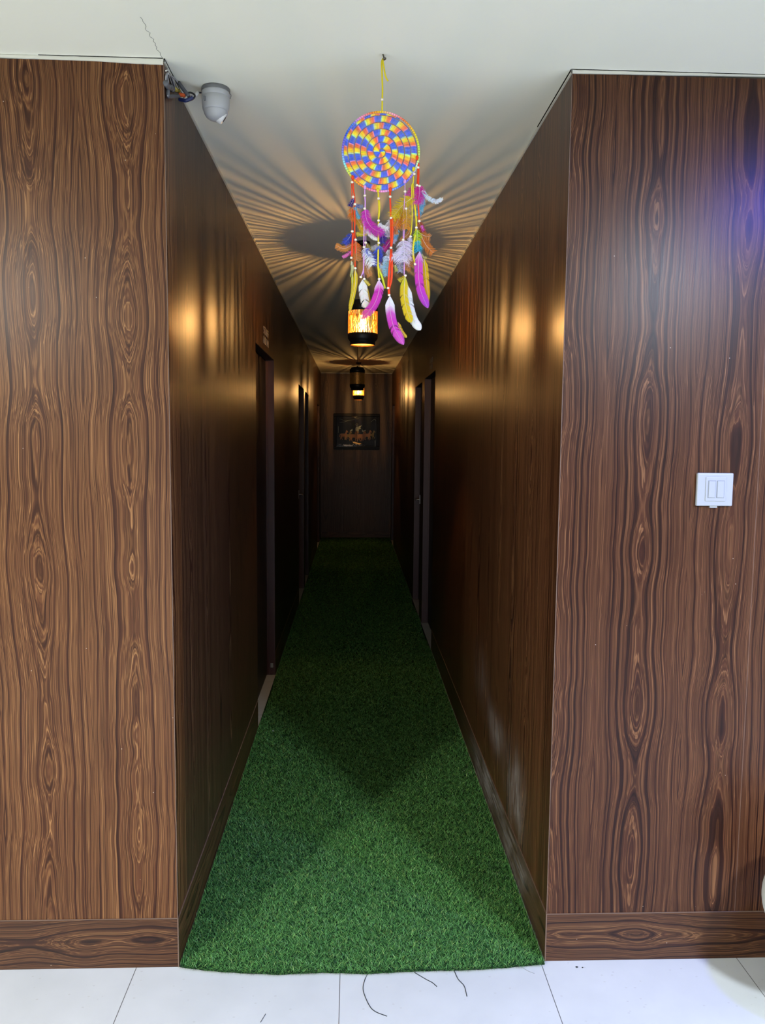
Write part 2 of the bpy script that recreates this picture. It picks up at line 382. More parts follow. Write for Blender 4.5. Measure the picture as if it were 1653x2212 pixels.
keep = y > front(x)+.001
# pulled-in edge at the thresholds
for (a, b, z) in LD: keep &= ~((y > a) & (y < b) & (x < XL+.006+.010*np.sin((y-a)/(b-a)*PI)))
for (a, b, z) in RD: keep &= ~((y > a) & (y < b) & (x > XR-.010-.012*np.sin((y-a)/(b-a)*PI)))
x, y = x[keep], y[keep]
ne = 2600; ex = rng.uniform(-.51, .585, ne); x = np.concatenate([x, ex]); y = np.concatenate([y, front(ex)+rng.uniform(0, .006, ne)])
n = len(x); edge = np.zeros(n, bool); edge[-ne:] = True
ln = rng.uniform(.010, .019, n); w = np.interp(y, [2.2, 3.2, 5, 8, 12], [.00050, .00064, .0011, .0021, .0030])*rng.uniform(.7, 1.2, n)
az = np.where(rng.uniform(0, 1, n) < .5, 0, PI)+rng.normal(0, .75, n); lean = rng.uniform(.5, 1.35, n)
az[edge] = rng.normal(-PI/2, .5, ne); lean[edge] = rng.uniform(.9, 1.5, ne)
wall = (x < -.503) | (x > .578); lean[wall] *= .35
dx, dy = np.cos(az), np.sin(az); fa = rng.uniform(0, 2*PI, n); px, py = np.cos(fa)*w, np.sin(fa)*w
z0 = np.full(n, .004)
def pt(f, l): # position along blade
    a = l*lean; return x+dx*ln*f*np.sin(a), y+dy*ln*f*np.sin(a), z0+ln*f*np.cos(a)
mx_, my_, mz_ = pt(.5, .7); tx, ty, tz = pt(1., 1.0); tz = np.maximum(tz, .003)
V = np.empty((n, 5, 3), np.float32)
V[:, 0] = np.stack([x-px, y-py, z0], 1); V[:, 1] = np.stack([x+px, y+py, z0], 1)
V[:, 2] = np.stack([mx_+px, my_+py, mz_], 1); V[:, 3] = np.stack([mx_-px, my_-py, mz_], 1); V[:, 4] = np.stack([tx, ty, tz], 1)
V[:, :, 0] = np.clip(V[:, :, 0], -.5128, .5888)
me = bpy.data.meshes.new('pile'); me.vertices.add(n*5); me.vertices.foreach_set('co', V.ravel())
base = (np.arange(n)*5)[:, None]; li = np.concatenate([base+np.array([[0, 1, 2, 3]]), base+np.array([[3, 2, 4]])], 1).ravel().astype(np.int32)
me.loops.add(n*7); me.loops.foreach_set('vertex_index', li)
me.polygons.add(n*2); ls = np.stack([np.arange(n)*7, np.arange(n)*7+4], 1).ravel().astype(np.int32); me.polygons.foreach_set('loop_start', ls)
me.update(calc_edges=True)
kk = rng.uniform(0, 1, (n, 1)); br = rng.uniform(.55, 1.35, (n, 1))
dark = np.array([[.036, .165, .042]]); lit = np.array([[.19, .50, .13]]); yel = np.array([[.34, .56, .15]])
cc_ = (dark*(1-kk)+lit*kk); pick = rng.uniform(0, 1, (n, 1)) > .93; cc_ = np.where(pick, yel, cc_)*br
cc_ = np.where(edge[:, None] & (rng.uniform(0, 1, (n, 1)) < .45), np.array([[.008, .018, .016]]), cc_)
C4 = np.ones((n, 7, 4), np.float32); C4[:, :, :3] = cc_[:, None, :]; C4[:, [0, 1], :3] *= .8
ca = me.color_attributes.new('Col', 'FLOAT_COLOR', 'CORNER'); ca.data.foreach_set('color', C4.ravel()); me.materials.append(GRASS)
po = bpy.data.objects.new('pile', me); col.objects.link(po); po.parent = gc; po.matrix_parent_inverse = Matrix.Translation(-gc.location); po['kind'] = 'stuff'

# loose threads and crumbs on the tiles
THR = mat('black_thread', (.02, .025, .03), .8)
threads = [([(.050, 2.185), (.0395, 2.150), (.0363, 2.1124), (.0512, 2.0565), (.068, 2.030), (.1001, 2.0111)], 'longest curved black thread on the tile in front of the grass carpet'),
           ([(.190, 2.186), (.221, 2.1563), (.238, 2.142), (.2505, 2.1243)], 'short slanting black thread on the tile, the middle of three'),
           ([(.309, 2.195), (.3167, 2.154), (.3304, 2.1243), (.3324, 2.0825)], 'black thread on the tile, rightmost of the three dark ones'),
           ([(.519, 2.1977), (.533, 2.183), (.5482, 2.1724)], 'tiny pale thread on the tile by the right end of the grass carpet'),
           ([(-.2451, 1.9976), (-.240, 2.012), (-.2347, 2.0282)], 'short dark thread at the bottom edge of the photo left of centre')]
THP = mat('pale_thread', (.30, .32, .34), .8)
for i, (p, lab) in enumerate(threads):
    bm = bmesh.new(); tube(bm, [(a, b, .0009) for a, b in p], .0011 if i < 3 else .0008, 6)
    tag(link('loose_thread', bm, THP if i == 3 else THR), lab, 'thread', 'loose threads on the tiles')
for (a, b, r) in ((.683, 2.198, .0032), (.700, 2.196, .0020)):
    bm = bmesh.new(); bmesh.ops.create_icosphere(bm, subdivisions=2, radius=r, matrix=Matrix.Translation((a, b, r*.4))@Matrix.Diagonal((1.3, 1, .5, 1)))
    tag(link('dirt_crumb', bm, THR), 'larger dark crumb on the tile by the right skirting' if r > .003 else 'smaller dark crumb on the tile by the right skirting', 'crumb')
bm = bmesh.new(); bmesh.ops.create_icosphere(bm, subdivisions=2, radius=.004, matrix=Matrix.Translation((-.4252, 4.0874, .016))@Matrix.Diagonal((1.3, 1, .6, 1)))
tag(link('paper_scrap', bm, WHITE), 'tiny white scrap lying on the grass near the first left door', 'scrap')

# ---------------------------------------------------------------- light switch
sw = thing('light_switch', 'white square two-rocker light switch on the right wood panel', 'light switch', (1.046, D, 1.448))
x0, x1, z0_, z1_ = .993, 1.099, 1.4005, 1.4965
bm = bmesh.new(); bbox(bm, (x0, D-.012, z0_), (x1, D, z1_), .004, 3); link('cover_plate', bm, WHITE, sw)
bm = bmesh.new(); bbox(bm, (x0+.024, D-.0145, z0_+.015), (x1-.022, D-.011, z1_-.012), .0012, 2); link('module_frame', bm, WHITE, sw)
for k in (0, 1):
    a = x0+.0315+k*.0255
    bm = bmesh.new(); bbox(bm, (a-.0015, D-.0149, z0_+.0235), (a+.0215, D-.0140, z1_-.0215), .0002, 1); link('rocker_gap_shade', bm, WHITE2, sw)  # thin grey plate painting the shade around each rocker
    bm = bmesh.new(); v, fs = box(bm, (a, D-.0170, z0_+.0250), (a+.020, D-.014, z1_-.023))
    bmesh.ops.bevel(bm, geom=list({e for f in fs for e in f.edges}), offset=.0009, segments=2, affect='EDGES')
    link('rocker', bm, WHITE, sw)
bm = bmesh.new(); bbox(bm, (x0+.042, D-.007, z0_-.0055), (x0+.064, D, z0_+.001), .001, 2); link('release_tab', bm, WHITE, sw)

# ---------------------------------------------------------------- white round planter at the right edge
PC = (1.325, 2.00)
pt_ = thing('round_planter', 'round white pot at the right edge, beside the dark skirting', 'planter', (PC[0], PC[1], 0))
bm = bmesh.new(); prof = [(0, 0.001), (.105, .001), (.110, .010), (.085, .06), (.075, .12), (.080, .19)]+[(.172*math.sqrt(max(0, 1-((z-.345)/.172)**2)), z) for z in np.linspace(.205, .475, 18)]+[(.115, .492), (.108, .494), (.100, .480), (.09, .40), (0, .39)]
lathe(bm, prof, (*PC, 0), 64); bmesh.ops.scale(bm, vec=(1, 1, .895), verts=bm.verts); link('pot', bm, mat('glazed_white', (.62, .64, .60), .4), pt_, True)
bm = bmesh.new(); lathe(bm, [(0, .452), (.05, .454), (.092, .450), (.088, .42), (0, .42)], (*PC, 0), 32); bmesh.ops.scale(bm, vec=(1, 1, .895), verts=bm.verts); link('soil', bm, mat('soil', (.04, .025, .015), .9), pt_)

# ---------------------------------------------------------------- security camera
SC = Vector((-.409, 2.405, 0))
cm = thing('security_camera', 'white dome security camera on the ceiling by the left corner', 'security camera', (SC.x, SC.y, H))
rim = mat('camera_rim_grey', (.15, .155, .155), .5)
bm = bmesh.new(); lathe(bm, [(0, H), (.0405, H), (.0415, H-0.0032), (.0415, H-0.0096), (.0395, H-0.0112), (0, H-0.0112)], (SC.x, SC.y, 0), 48); link('mounting_base', bm, rim, cm, True)
bm = bmesh.new(); lathe(bm, [(0, H-0.0104), (.0400, H-0.0104), (.0405, H-0.0144), (.0405, H-0.0240), (.0393, H-0.0252), (.0393, H-0.0260), (.0405, H-0.0272), (.0399, H-0.0440), (.0380, H-0.0592), (.0362, H-0.0644), (.0348, H-0.0648), (0, H-0.0648)], (SC.x, SC.y, 0), 56)
link('body', bm, CAMW, cm, True)
bm = bmesh.new(); lathe(bm, [(.0352, H-0.0650), (.0335, H-0.0720), (.0285, H-0.0800), (.0215, H-0.0856), (.0125, H-0.0896), (0, H-0.0912)], (SC.x, SC.y, 0), 48); link('ball', bm, CAMW, cm, True)
ax = Vector((.80, .25, -.55)).normalized(); rt = ax.to_track_quat('Z', 'Y').to_matrix(); cc0 = Vector((SC.x, SC.y, H-0.0656))
bm = bmesh.new(); lathe(bm, [(.021, 0), (.021, .0215), (.0195, .0275), (.0165, .0295), (.0, .0295)], cc0, 36, rt); ln_ = link('lens_face', bm, mat('lens_ring_white', (.78, .78, .76), .3), cm, True)
bm = bmesh.new(); lathe(bm, [(.0, .030), (.011, .030), (.009, .031), (0, .0315)], cc0, 24, rt); link('lens', bm, mat('lens_black', (.01, .01, .01), .05), ln_, True)
bm = bmesh.new(); bbox(bm, (SC.x-.029, SC.y-.0375, H-0.0464), (SC.x-.023, SC.y-.028, H-0.0352), .001, 1); link('side_clip', bm, rim, cm)
bm = bmesh.new(); tube(bm, [(SC.x+.0405, SC.y-.006, H-0.0128), (SC.x+.0455, SC.y-.008, H-0.0208), (SC.x+.0430, SC.y-.008, H-0.0304)], .0012, 6); link('safety_wire', bm, rim, cm)

def sk(u, v, Y):
    "helper: metres of a sketch point on an upright plane at depth Y"
    d = _F+_R2*((u-826.5)/FPX)-_U2*((v-1106)/FPX); k = Y/d.y; return Vector((d.x*k, Y, CH+d.z*k))
# ---------------------------------------------------------------- bundle of cables at the corner
cb = thing('cable_bundle', 'bundle of grey, blue, orange and yellow connectors hanging at the upper left corner', 'cables', tuple(sk(380, 180, 2.37)))
def q(zx, zy, Y=2.37): 
    p = sk(340+zx/18.37, 130+zy/18.37, Y); o = Vector((0, 0, CH)); d = p-o; k = 1.0
    if d.x < 0: k = min(k, (XL+.007)/d.x)          # stop just in front of the wall and below the ceiling
    if d.z > 0: k = min(k, (H-.006-CH)/d.z)
    return o+d*k
GREY = mat('grey_sleeve', (.10, .105, .12), .6); LG = mat('pale_wire', (.33, .33, .35), .5); OR = mat('orange_plug', (.75, .13, .03), .45)
YE = mat('yellow_plug', (.42, .33, .05), .5); NV = mat('navy_plug', (.012, .022, .10), .4); OFW = mat('offwhite_plug', (.62, .62, .58), .5)
def cab(name, pts, r, m, **k):
    bm = bmesh.new(); tube(bm, pts, r, 10, **k); return link(name, bm, m, cb, True)
cab('tie_loop', [q(340, 420), q(400, 400), q(445, 440), q(440, 520), q(400, 560)], .0020, OFW)
cab('wire', [q(395, 500, 2.36), q(350, 620, 2.36), q(340, 900, 2.36)], .0022, LG)
cab('wire', [q(390, 600, 2.355), q(440, 950, 2.355), q(430, 1200, 2.355), q(410, 1430, 2.355)], .0022, LG)
cab('wire', [q(440, 560), q(560, 640), q(700, 740), q(800, 880)], .0022, LG)
for k_, c_ in ((0, CORD), (1, LG), (2, CORD), (3, GREY), (4, LG)):
    cab('wire', [q(430+20*k_, 580, 2.378), q(480+30*k_, 750, 2.378), q(560+30*k_, 980, 2.378), q(640+22*k_, 1180, 2.378)], .0013, c_)
cab('sleeve', [q(330, 900, 2.385), q(420, 1050, 2.385), q(560, 1100, 2.385), q(600, 1180, 2.385)], .0075, GREY)
cab('sleeve', [q(430, 1180, 2.375), q(430, 1420, 2.37), q(600, 1430, 2.37), q(880, 1420, 2.365)], .0052, GREY)
cab('sleeve', [q(850, 900, 2.36), q(1030, 1150, 2.355), q(1250, 1430, 2.35)], .0055, GREY)
cab('yellow_plug', [q(700, 1150, 2.372), q(800, 1200, 2.372), q(900, 1260, 2.37)], .0058, YE)
cab('orange_plug', [q(880, 1370, 2.36), q(980, 1380, 2.358), q(1100, 1410, 2.356)], .0055, OR)
cab('white_plug', [q(890, 1500, 2.358), q(1010, 1490, 2.358)], .0018, OFW)
cab('navy_plug', [q(880, 1560, 2.36), q(1000, 1580, 2.355), q(1130, 1600, 2.35), q(1290, 1540, 2.35), q(1400, 1480, 2.352)], .0052, NV)
cab('wire', [q(1180, 1300, 2.36), q(1330, 1290, 2.36), q(1460, 1360, 2.36), q(1480, 1450, 2.36), q(1380, 1560, 2.36), q(1200, 1620, 2.358)], .0026, CORD)
cab('white_plug', [q(1360, 1430, 2.37), q(1440, 1420, 2.37)], .0035, OFW)
cab('white_boot', [q(1500, 1380, 2.38), q(1600, 1290, 2.39)], .0055, OFW)
cab('wire', [q(1590, 1290, 2.385), Vector((SC.x-.043, SC.y, H-.012))], .0026, GREY)

# ---------------------------------------------------------------- pendant lamps
def pendant(x, y, zb, label, on):
    p = thing('pendant_lamp', label, 'pendant lamp', (x, y, H), 'pendant lamps down the corridor')
    k = zb-2.070
    Z = lambda z: z+k
    bm = bmesh.new(); lathe(bm, [(0, H), (.036, H), (.036, H-.012), (.030, H-.018), (.008, H-.021), (0, H-.021)], (x, y, 0), 40); link('ceiling_rose', bm, BLACK, p, True)
    bm = bmesh.new(); tube(bm, [(x, y, H-.02), (x+.001, y, (H+Z(2.3))/2), (x, y, Z(2.305))], .0024, 8); link('cord', bm, CORD, p, True)
    bm = bmesh.new(); lathe(bm, [(0, Z(2.312)), (.008, Z(2.312)), (.011, Z(2.300)), (.060, Z(2.298)), (.064, Z(2.294)), (.066, Z(2.284)), (.073, Z(2.278)), (.0775, Z(2.270)), (.0785, Z(2.243)),
        (.0765, Z(2.243)), (.0755, Z(2.268)), (.064, Z(2.280)), (0, Z(2.290))], (x, y, 0), 56); c = link('shade_cap', bm, BLACK, p, True)
    bm = bmesh.new(); prof_o = [(.0775, Z(2.129)), (.0785, Z(2.118)), (.0775, Z(2.104)), (.071, Z(2.094)), (.066, Z(2.090)), (.0650, Z(2.070))]
    prof_i = [(.0635, Z(2.070)), (.0645, Z(2.090)), (.070, Z(2.097)), (.0755, Z(2.106)), (.0762, Z(2.129))]
    lathe(bm, prof_o+prof_i, (x, y, 0), 56, close=True)
    for f in bm.faces:
        cn = f.calc_center_median(); rad = math.hypot(cn.x-x, cn.y-y); f.material_index = 0
        f.normal_update()
    nf = len(bm.faces); per = 56
    bm.faces.ensure_lookup_table()
    for i, f in enumerate(bm.faces):
        if i//per in (6, 7, 8, 9, 5): f.material_index = 1
    link('shade_rim', bm, [BLACK, GOLD], p, True)
    # pierced band: wandering upright strands that cross each other, hoops top and bottom
    bm = bmesh.new(); rr = random.Random(int(y*10)); r0 = .0772
    def strand(th0, lean_, ww, zlo=2.128, zhi=2.245):
        n_ = 9; f1 = rr.uniform(0, 6.3); A = rr.uniform(.008, .022); prev = None
        for i in range(n_+1):
            tt = i/n_; th = th0+lean_*(tt-.5)+A*math.sin(f1+tt*rr.choice((7., 7.))); z = Z(zlo+(zhi-zlo)*tt)
            hw = ww*(.75+.5*rr.random())/r0/2
            ring = [bm.verts.new((x+rad*math.cos(a), y+rad*math.sin(a), z)) for rad, a in ((r0, th-hw), (r0, th+hw), (r0-.0016, th+hw), (r0-.0016, th-hw))]
            if prev:
                for q_ in range(4): bm.faces.new((prev[q_], prev[(q_+1) % 4], ring[(q_+1) % 4], ring[q_]))
            prev = ring
    for k_ in range(78): strand(2*PI*(k_+rr.uniform(-.2, .2))/78, rr.uniform(-.03, .03), rr.uniform(.0020, .0036))
    for k_ in range(56): strand(2*PI*k_/56+rr.uniform(-.02, .02), (-1)**k_*rr.uniform(.3, .6), .0014)
    link('pierced_band', bm, STRAND, p)
    bm = bmesh.new(); lathe(bm, [(0, Z(2.290)), (.016, Z(2.288)), (.017, Z(2.232)), (.014, Z(2.226)), (0, Z(2.226))], (x, y, 0), 24); link('lamp_holder', bm, BLACK, p, True)
    bm = bmesh.new(); lathe(bm, [(.011, Z(2.228)), (.012, Z(2.216)), (.0165, Z(2.198)), (.0185, Z(2.178)), (.0165, Z(2.162)), (.010, Z(2.1515)), (0, Z(2.149))], (x, y, 0), 32); b_ = link('bulb', bm, GLOW if on else CLEAR, p, True)
    if on:
        bm = bmesh.new(); tube(bm, [(x, y, Z(2.160)), (x, y, Z(2.190))], .0016, 8, 2); link('filament', bm, FIL, b_)
pendant(.044, 4.165, 2.072, 'lit pierced-shade pendant lamp nearest the entrance, just behind the feathers', True)
pendant(.033, 8.0, 2.069, 'unlit black pendant lamp, the middle one of the corridor', False)
pendant(.060, 10.666, 2.100, 'lit pendant lamp farthest down, its lower half showing below the unlit one', True)

# ---------------------------------------------------------------- door signs
def letters(txt, size, parent, loc, m, depth=.0006):
    cu = bpy.data.curves.new('letters', 'FONT'); cu.body = txt; cu.size = size; cu.extrude = depth; cu.space_character = 1.12; cu.offset = -.0008
    tmp = bpy.data.objects.new('tmp', cu); col.objects.link(tmp); dg = bpy.context.evaluated_depsgraph_get(); dg.update()
    me = bpy.data.meshes.new_from_object(tmp.evaluated_get(dg)); bpy.data.objects.remove(tmp); me.materials.append(m)
    o = bpy.data.objects.new('lettering', me); col.objects.link(o); return o
sg = thing('door_sign', 'STAFF ROOM lettering above the nearest left door', 'sign', (XL+.002, 4.53, 2.12), 'signs above the corridor doors')
for txt, zz in (('STAFF', 2.176), ('ROOM', 2.120)):
    o = letters(txt, .063, sg, None, SIGN)
    w_ = o.dimensions.x if o.dimensions.x > 0 else .2
    xs_ = [v.co.x for v in o.data.vertices]; w_ = max(xs_)-min(xs_); f = (.255 if txt == 'STAFF' else .245)/w_
    mm = Matrix(((0, 0, 1, 0), (1, 0, 0, 0), (0, 1, 0, 0), (0, 0, 0, 1)))   # text x -> +Y, text y -> +Z, facing +X
    o.data.transform(mm@Matrix.Diagonal((f, 1.0, 1, 1))); o.data.transform(Matrix.Translation((XL+.003, 4.53, zz)))
    o.parent = sg; o.matrix_parent_inverse = Matrix.Translation(-sg.location)
for x_, s_, ya, yb, za, zb, lab in ((XR, -1, 5.99, 6.19, 2.12, 2.205, 'small faded pale sign above the nearest right door'),
                                    (XL, 1, 7.78, 7.90, 2.245, 2.30, 'small faded pale sign high above the second left door'),
                                    (XL, 1, 11.95, 12.02, 2.10, 2.20, 'tiny pale sign at the far left end of the corridor')):
    e = thing('door_sign', lab, 'sign', (x_, (ya+yb)/2, za), 'signs above the corridor doors')
    bm = bmesh.new(); hh = (zb-za)
    bbox(bm, (x_, ya, za+hh*.56), (x_+s_*.003, yb, zb), .001, 1); bbox(bm, (x_, ya+.02, za), (x_+s_*.003, yb-.01, za+hh*.42), .001, 1)
    link('sign_plate', bm, DULL, e)

# ---------------------------------------------------------------- framed picture on the back wall
px0, px1, pz0, pz1 = -.3173, .4072, 1.4092, 1.968
pc = thing('framed_picture', 'black-framed picture of golden horses on dark blue, hung on the back wall', 'picture', ((px0+px1)/2, YB, (pz0+pz1)/2))
bm = bmesh.new(); fw = .045; yf = YB-.03
for a, b in (((px0, yf, pz0), (px1, YB, pz0+fw)), ((px0, yf, pz1-fw), (px1, YB, pz1)), ((px0, yf, pz0+fw), (px0+fw, YB, pz1-fw)), ((px1-fw, yf, pz0+fw), (px1, YB, pz1-fw))): bbox(bm, a, b, .006, 2)
link('frame', bm, mat('black_lacquer', (.004, .004, .005), .3, spec=.12), pc)
art = mat('navy_ground', (.006, .016, .034), .3, spec=.10)
bk = link('picture_ground', B(((px0+fw-.003, YB-.012, pz0+fw-.003), (px1-fw+.003, YB-.004, pz1-fw+.003))), art, pc)
IVORY = mat('ivory_inlay', (.50, .62, .58), .4, spec=.2); TAN = mat('tan_inlay', (.48, .27, .17), .45, spec=.2); TAN2 = mat('olive_inlay', (.34, .29, .14), .45, spec=.2); GLINT = mat('glint_paint', (.8, .85, .95), .3, spec=.2)
def a2(zx, zy):  # picture crop units to the wall
    return (px0+(zx-75)/(1590-75)*(px1-px0), pz1-(zy-120)/(1300-120)*(pz1-pz0))
def poly(bm, pts, y=YB-.013, th=.0015):
    P = [a2(*p) for p in pts]; f = [bm.verts.new((p[0], y-th, p[1])) for p in P]; bm.faces.new(f)
    b = [bm.verts.new((p[0], y+th, p[1])) for p in P]
    for i in range(len(P)): bm.faces.new((f[i], b[i], b[(i+1) % len(P)], f[(i+1) % len(P)]))
HORSE = [(-130,-20),(-150,20),(-145,60),(-170,75),(-175,30),(-150,-35),(-90,-55),(10,-50),(40,-95),(55,-150),(75,-175),(95,-160),(125,-120),(135,-90),(115,-85),(90,-105),(85,-60),(80,0),(70,45),
         (110,90),(95,140),(80,138),(85,95),(45,60),(40,110),(55,170),(38,172),(20,110),(20,50),(-60,50),(-80,100),(-60,165),(-78,168),(-105,100),(-100,50),(-118,90),(-135,160),(-150,158),(-138,85),(-130,40)]
for (cx, cy, s, fl, m) in ((430, 830, .95, 1, TAN), (560, 850, .9, 1, TAN2), (760, 860, 1.05, 1, TAN), (900, 870, 1.0, -1, TAN), (1010, 850, .95, 1, TAN), (1200, 830, 1.0, 1, TAN), (1330, 820, .9, 1, TAN2)):
    bm = bmesh.new(); poly(bm, [(cx+fl*a*s, cy+b*s) for a, b in (HORSE if fl > 0 else HORSE[::-1])], YB-.013-.0004*(cx % 7)); link('horse_inlay', bm, m, pc)
bm = bmesh.new(); poly(bm, [(800, 720), (790, 620), (810, 560), (830, 545), (880, 550), (905, 600), (900, 700), (870, 730)]); lathe(bm, [(.017, 0), (.012, .002), (.012, -.002)], (a2(838, 485)[0], YB-.014, a2(838, 485)[1]), 20, Matrix.Rotation(PI/2, 3, 'X'), True); link('rider_inlay', bm, IVORY, pc)
bm = bmesh.new(); poly(bm, [(900, 530), (1000, 505), (950, 580), (980, 620), (900, 640)]); link('banner_inlay', bm, IVORY, pc); bm = bmesh.new(); poly(bm, [(600, 700), (650, 650), (700, 620), (690, 700)], YB-.0135); link('banner_inlay', bm, IVORY, pc); bm = bmesh.new(); poly(bm, [(1010, 700), (1010, 640), (1060, 680), (1130, 650), (1120, 700), (1040, 740)]); link('banner_inlay', bm, IVORY, pc)
bm = bmesh.new(); rr = random.Random(4)
for k_ in range(16):
    cx = 270+k_*55+rr.uniform(-15, 15); cy = 1150+rr.uniform(-12, 20); s = rr.uniform(8, 26)
    poly(bm, [(cx-s*1.6, cy), (cx, cy-s*.6), (cx+s*1.6, cy+4), (cx, cy+s*.6)], YB-.0135)
poly(bm, [(390, 1135), (480, 1150), (600, 1145), (720, 1175), (690, 1195), (420, 1190)], YB-.0135); link('painted_glint', bm, GLINT, pc)  # pale flecks painting the bright reflection along the picture's lower edge
bm = bmesh.new(); poly(bm, [(700, 1050), (760, 1045), (900, 1090), (1000, 1100), (920, 1140), (820, 1120), (720, 1090)], YB-.0135); link('gilt_inlay', bm, mat('gilt_inlay', (.75, .40, .10), .3, .6), pc)
for pl in ([(260, 300), (420, 345), (560, 350), (760, 310), (900, 280)], [(270, 415), (420, 400), (600, 340)], [(1300, 390), (1370, 330), (1430, 300), (1460, 350)], [(1445, 1000), (1445, 1190)], [(235, 540), (235, 760)]):
    bm = bmesh.new(); tube(bm, [(a2(*p)[0], YB-.0135, a2(*p)[1]) for p in pl], .0022, 5, 4); link('line_inlay', bm, IVORY, pc)
gm = mat('picture_glass', rough=.03); t = NT(gm); tr = t.n('ShaderNodeBsdfTransparent'); gl = t.n('ShaderNodeBsdfGlossy', {'Roughness': .02}); lw = t.n('ShaderNodeLayerWeight', {0: .15})
t.link(t.n('ShaderNodeMixShader', {0: t.math('MAXIMUM', lw.outputs[0], .012), 1: tr.outputs[0], 2: gl.outputs[0]}).outputs[0], t.t.nodes['Material Output'].inputs[0])
link('glass', B(((px0+fw-.003, YB-.0215, pz0+fw-.003), (px1-fw+.003, YB-.0195, pz1-fw+.003))), gm, pc)
bm = bmesh.new(); bmesh.ops.create_uvsphere(bm, u_segments=12, v_segments=8, radius=.006, matrix=Matrix.Translation((XR-.004, 10.46, 2.31))); tag(link('wall_screw', bm, SIGN), 'small bright screw head high on the right corridor wall near its far end', 'screw')

# ---------------------------------------------------------------- dream catcher on its nail
NY = 2.1735
bm = bmesh.new(); a, b = sk(827, 112, NY), sk(831, 128, NY-.004); a.z = H+.002
dirn = (b-a).normalized(); rt = dirn.to_track_quat('Z', 'Y').to_matrix(); Ln = (b-a).length
lathe(bm, [(0, 0), (.0018, 0), (.0022, Ln-.003), (.0050, Ln-.002), (.0046, Ln), (0, Ln)], a, 14, rt)
tag(link('nail', bm, mat('steel_nail', (.14, .13, .10), .45, .7), None, True), 'short metal nail in the ceiling from which the dream catcher hangs', 'nail')
dc = thing('dream_catcher', 'round multicoloured crochet dream catcher with hanging ribbons, beads and feathers', 'dream catcher', tuple(sk(828, 125, NY)))
CT = sk(823, 328, NY); RR = .1025
def S2(zx, zy, y=0.0): return sk(700+zx/5.51, 380+zy/5.51, NY+y)
def S1(zx, zy, y=0.0): return sk(700+zx/5.51, 90+zy/5.51, NY+y)
def cbm():
    bm = bmesh.new(); return bm, bm.loops.layers.float_color.new('Col')
PX = 1/4440.0   # metres per zoomed sketch unit at the catcher
# hoop wrapped in changing yarn
hoopc = [(0, 'f2cf2e'), (18, 'f6a7c4'), (35, 'ef7a4a'), (60, 'f2d032'), (80, 'c9e24a'), (100, 'cdf07a'), (112, 'd8f5e8'), (125, '9f7fe0'), (145, '4a6ad8'), (160, '8aa8f0'), (172, 'f2a0d8'), (190, 'f08cb8'), (205, 'f26a3c'),
         (222, 'f6b030'), (240, 'c8ec70'), (250, '90e8f4'), (262, '88a8f4'), (275, '8a72dc'), (295, '3f64d8'), (312, '5a86ea'), (325, 'f29ad0'), (345, 'f0823c'), (360, 'f2cf2e')]
def ramp_c(L, a):
    for (p, c), (q_, d) in zip(L, L[1:]):
        if p <= a <= q_:
            f = (a-p)/max(q_-p, 1e-6); A, Bc = srgb(c), srgb(d); return tuple(A[i]*(1-f)+Bc[i]*f for i in range(3))
    return srgb(L[-1][1])
bm, lay = cbm(); n_ = 300
rings = []
for k in range(n_):
    a = 2*PI*k/n_; rad = .0029*(1.0 if k % 3 else .86); cx = CT+Vector((RR*math.sin(a), 0, RR*math.cos(a)*1.0)); er = Vector((math.sin(a), 0, math.cos(a)))
    rings.append([bm.verts.new(cx+er*(rad*math.cos(2*PI*j_/8))+Vector((0, 1, 0))*(rad*math.sin(2*PI*j_/8))) for j_ in range(8)])
for k in range(n_):
    A_, B_ = rings[k], rings[(k+1) % n_]; c = ramp_c(hoopc, 360*k/n_)
    if k % 3 == 0: c = tuple(x_*.6 for x_ in c)
    for j_ in range(8):
        f = bm.faces.new((A_[j_], B_[j_], B_[(j_+1) % 8], A_[(j_+1) % 8]))
        for l in f.loops: l[lay] = (*c, 1)
link('hoop', bm, YARN, dc)
# crocheted spiral: one stitch bar after another, yarn colour runs along it
seq = [(0, '4a62d4'), (.36, '5470dc'), (.40, 'a8e0b0'), (.50, 'f4dc30'), (.66, 'f6c72c'), (.74, 'f2863a'), (.90, 'ee6a4e'), (.96, 'f090b0'), (1.0, '4a62d4')]
bm, lay = cbm(); w_ = .0172; r = .004; th = -1.2; s = 0.0; arcs = []
Rin = RR-.0035
while r < Rin+w_*.9:
    ds = .0021; th += ds/max(r, .004); r += w_*ds/max(r, .004)/(2*PI); s += ds; arcs.append((th, r, s))
jig = random.Random(12)
per = .0505
for (th, r, s) in arcs:
    r1 = min(r, Rin); r0 = max(0.0, r-w_*.93)
    if r1-r0 < .003: continue
    c = ramp_c(seq, (s/per+.02*math.sin(s*40)) % 1.0); c = tuple(min(1, x_*jig.uniform(.75, 1.25)) for x_ in c)
    tw = .075*min(1, .03/max(r, .01))
    e0 = Vector((math.sin(th-tw), 0, math.cos(th-tw))); e1 = Vector((math.sin(th), 0, math.cos(th)))
    p0, p1 = CT+e0*r0, CT+e1*r1; md = (p0+p1)/2
    tdir = e1.cross(Vector((0, 1, 0)))
    hw0 = .00075*max(.25, r0/max(r1, .001)); hw = .00085
    yo = -.0016
    vs = [bm.verts.new(v) for v in (p0-tdir*hw0, p0+tdir*hw0, md+tdir*hw+Vector((0, yo, 0)), md-tdir*hw+Vector((0, yo, 0)), p1+tdir*hw, p1-tdir*hw,
                                    p0+Vector((0, .0014, 0)), p1+Vector((0, .0014, 0)))]
    for q_ in ((0, 1, 2, 3), (3, 2, 4, 5), (0, 3, 5, 7, 6), (1, 6, 7, 4, 2)):
        f = bm.faces.new([vs[i] for i in q_])
        for l in f.loops: l[lay] = (*c, 1)
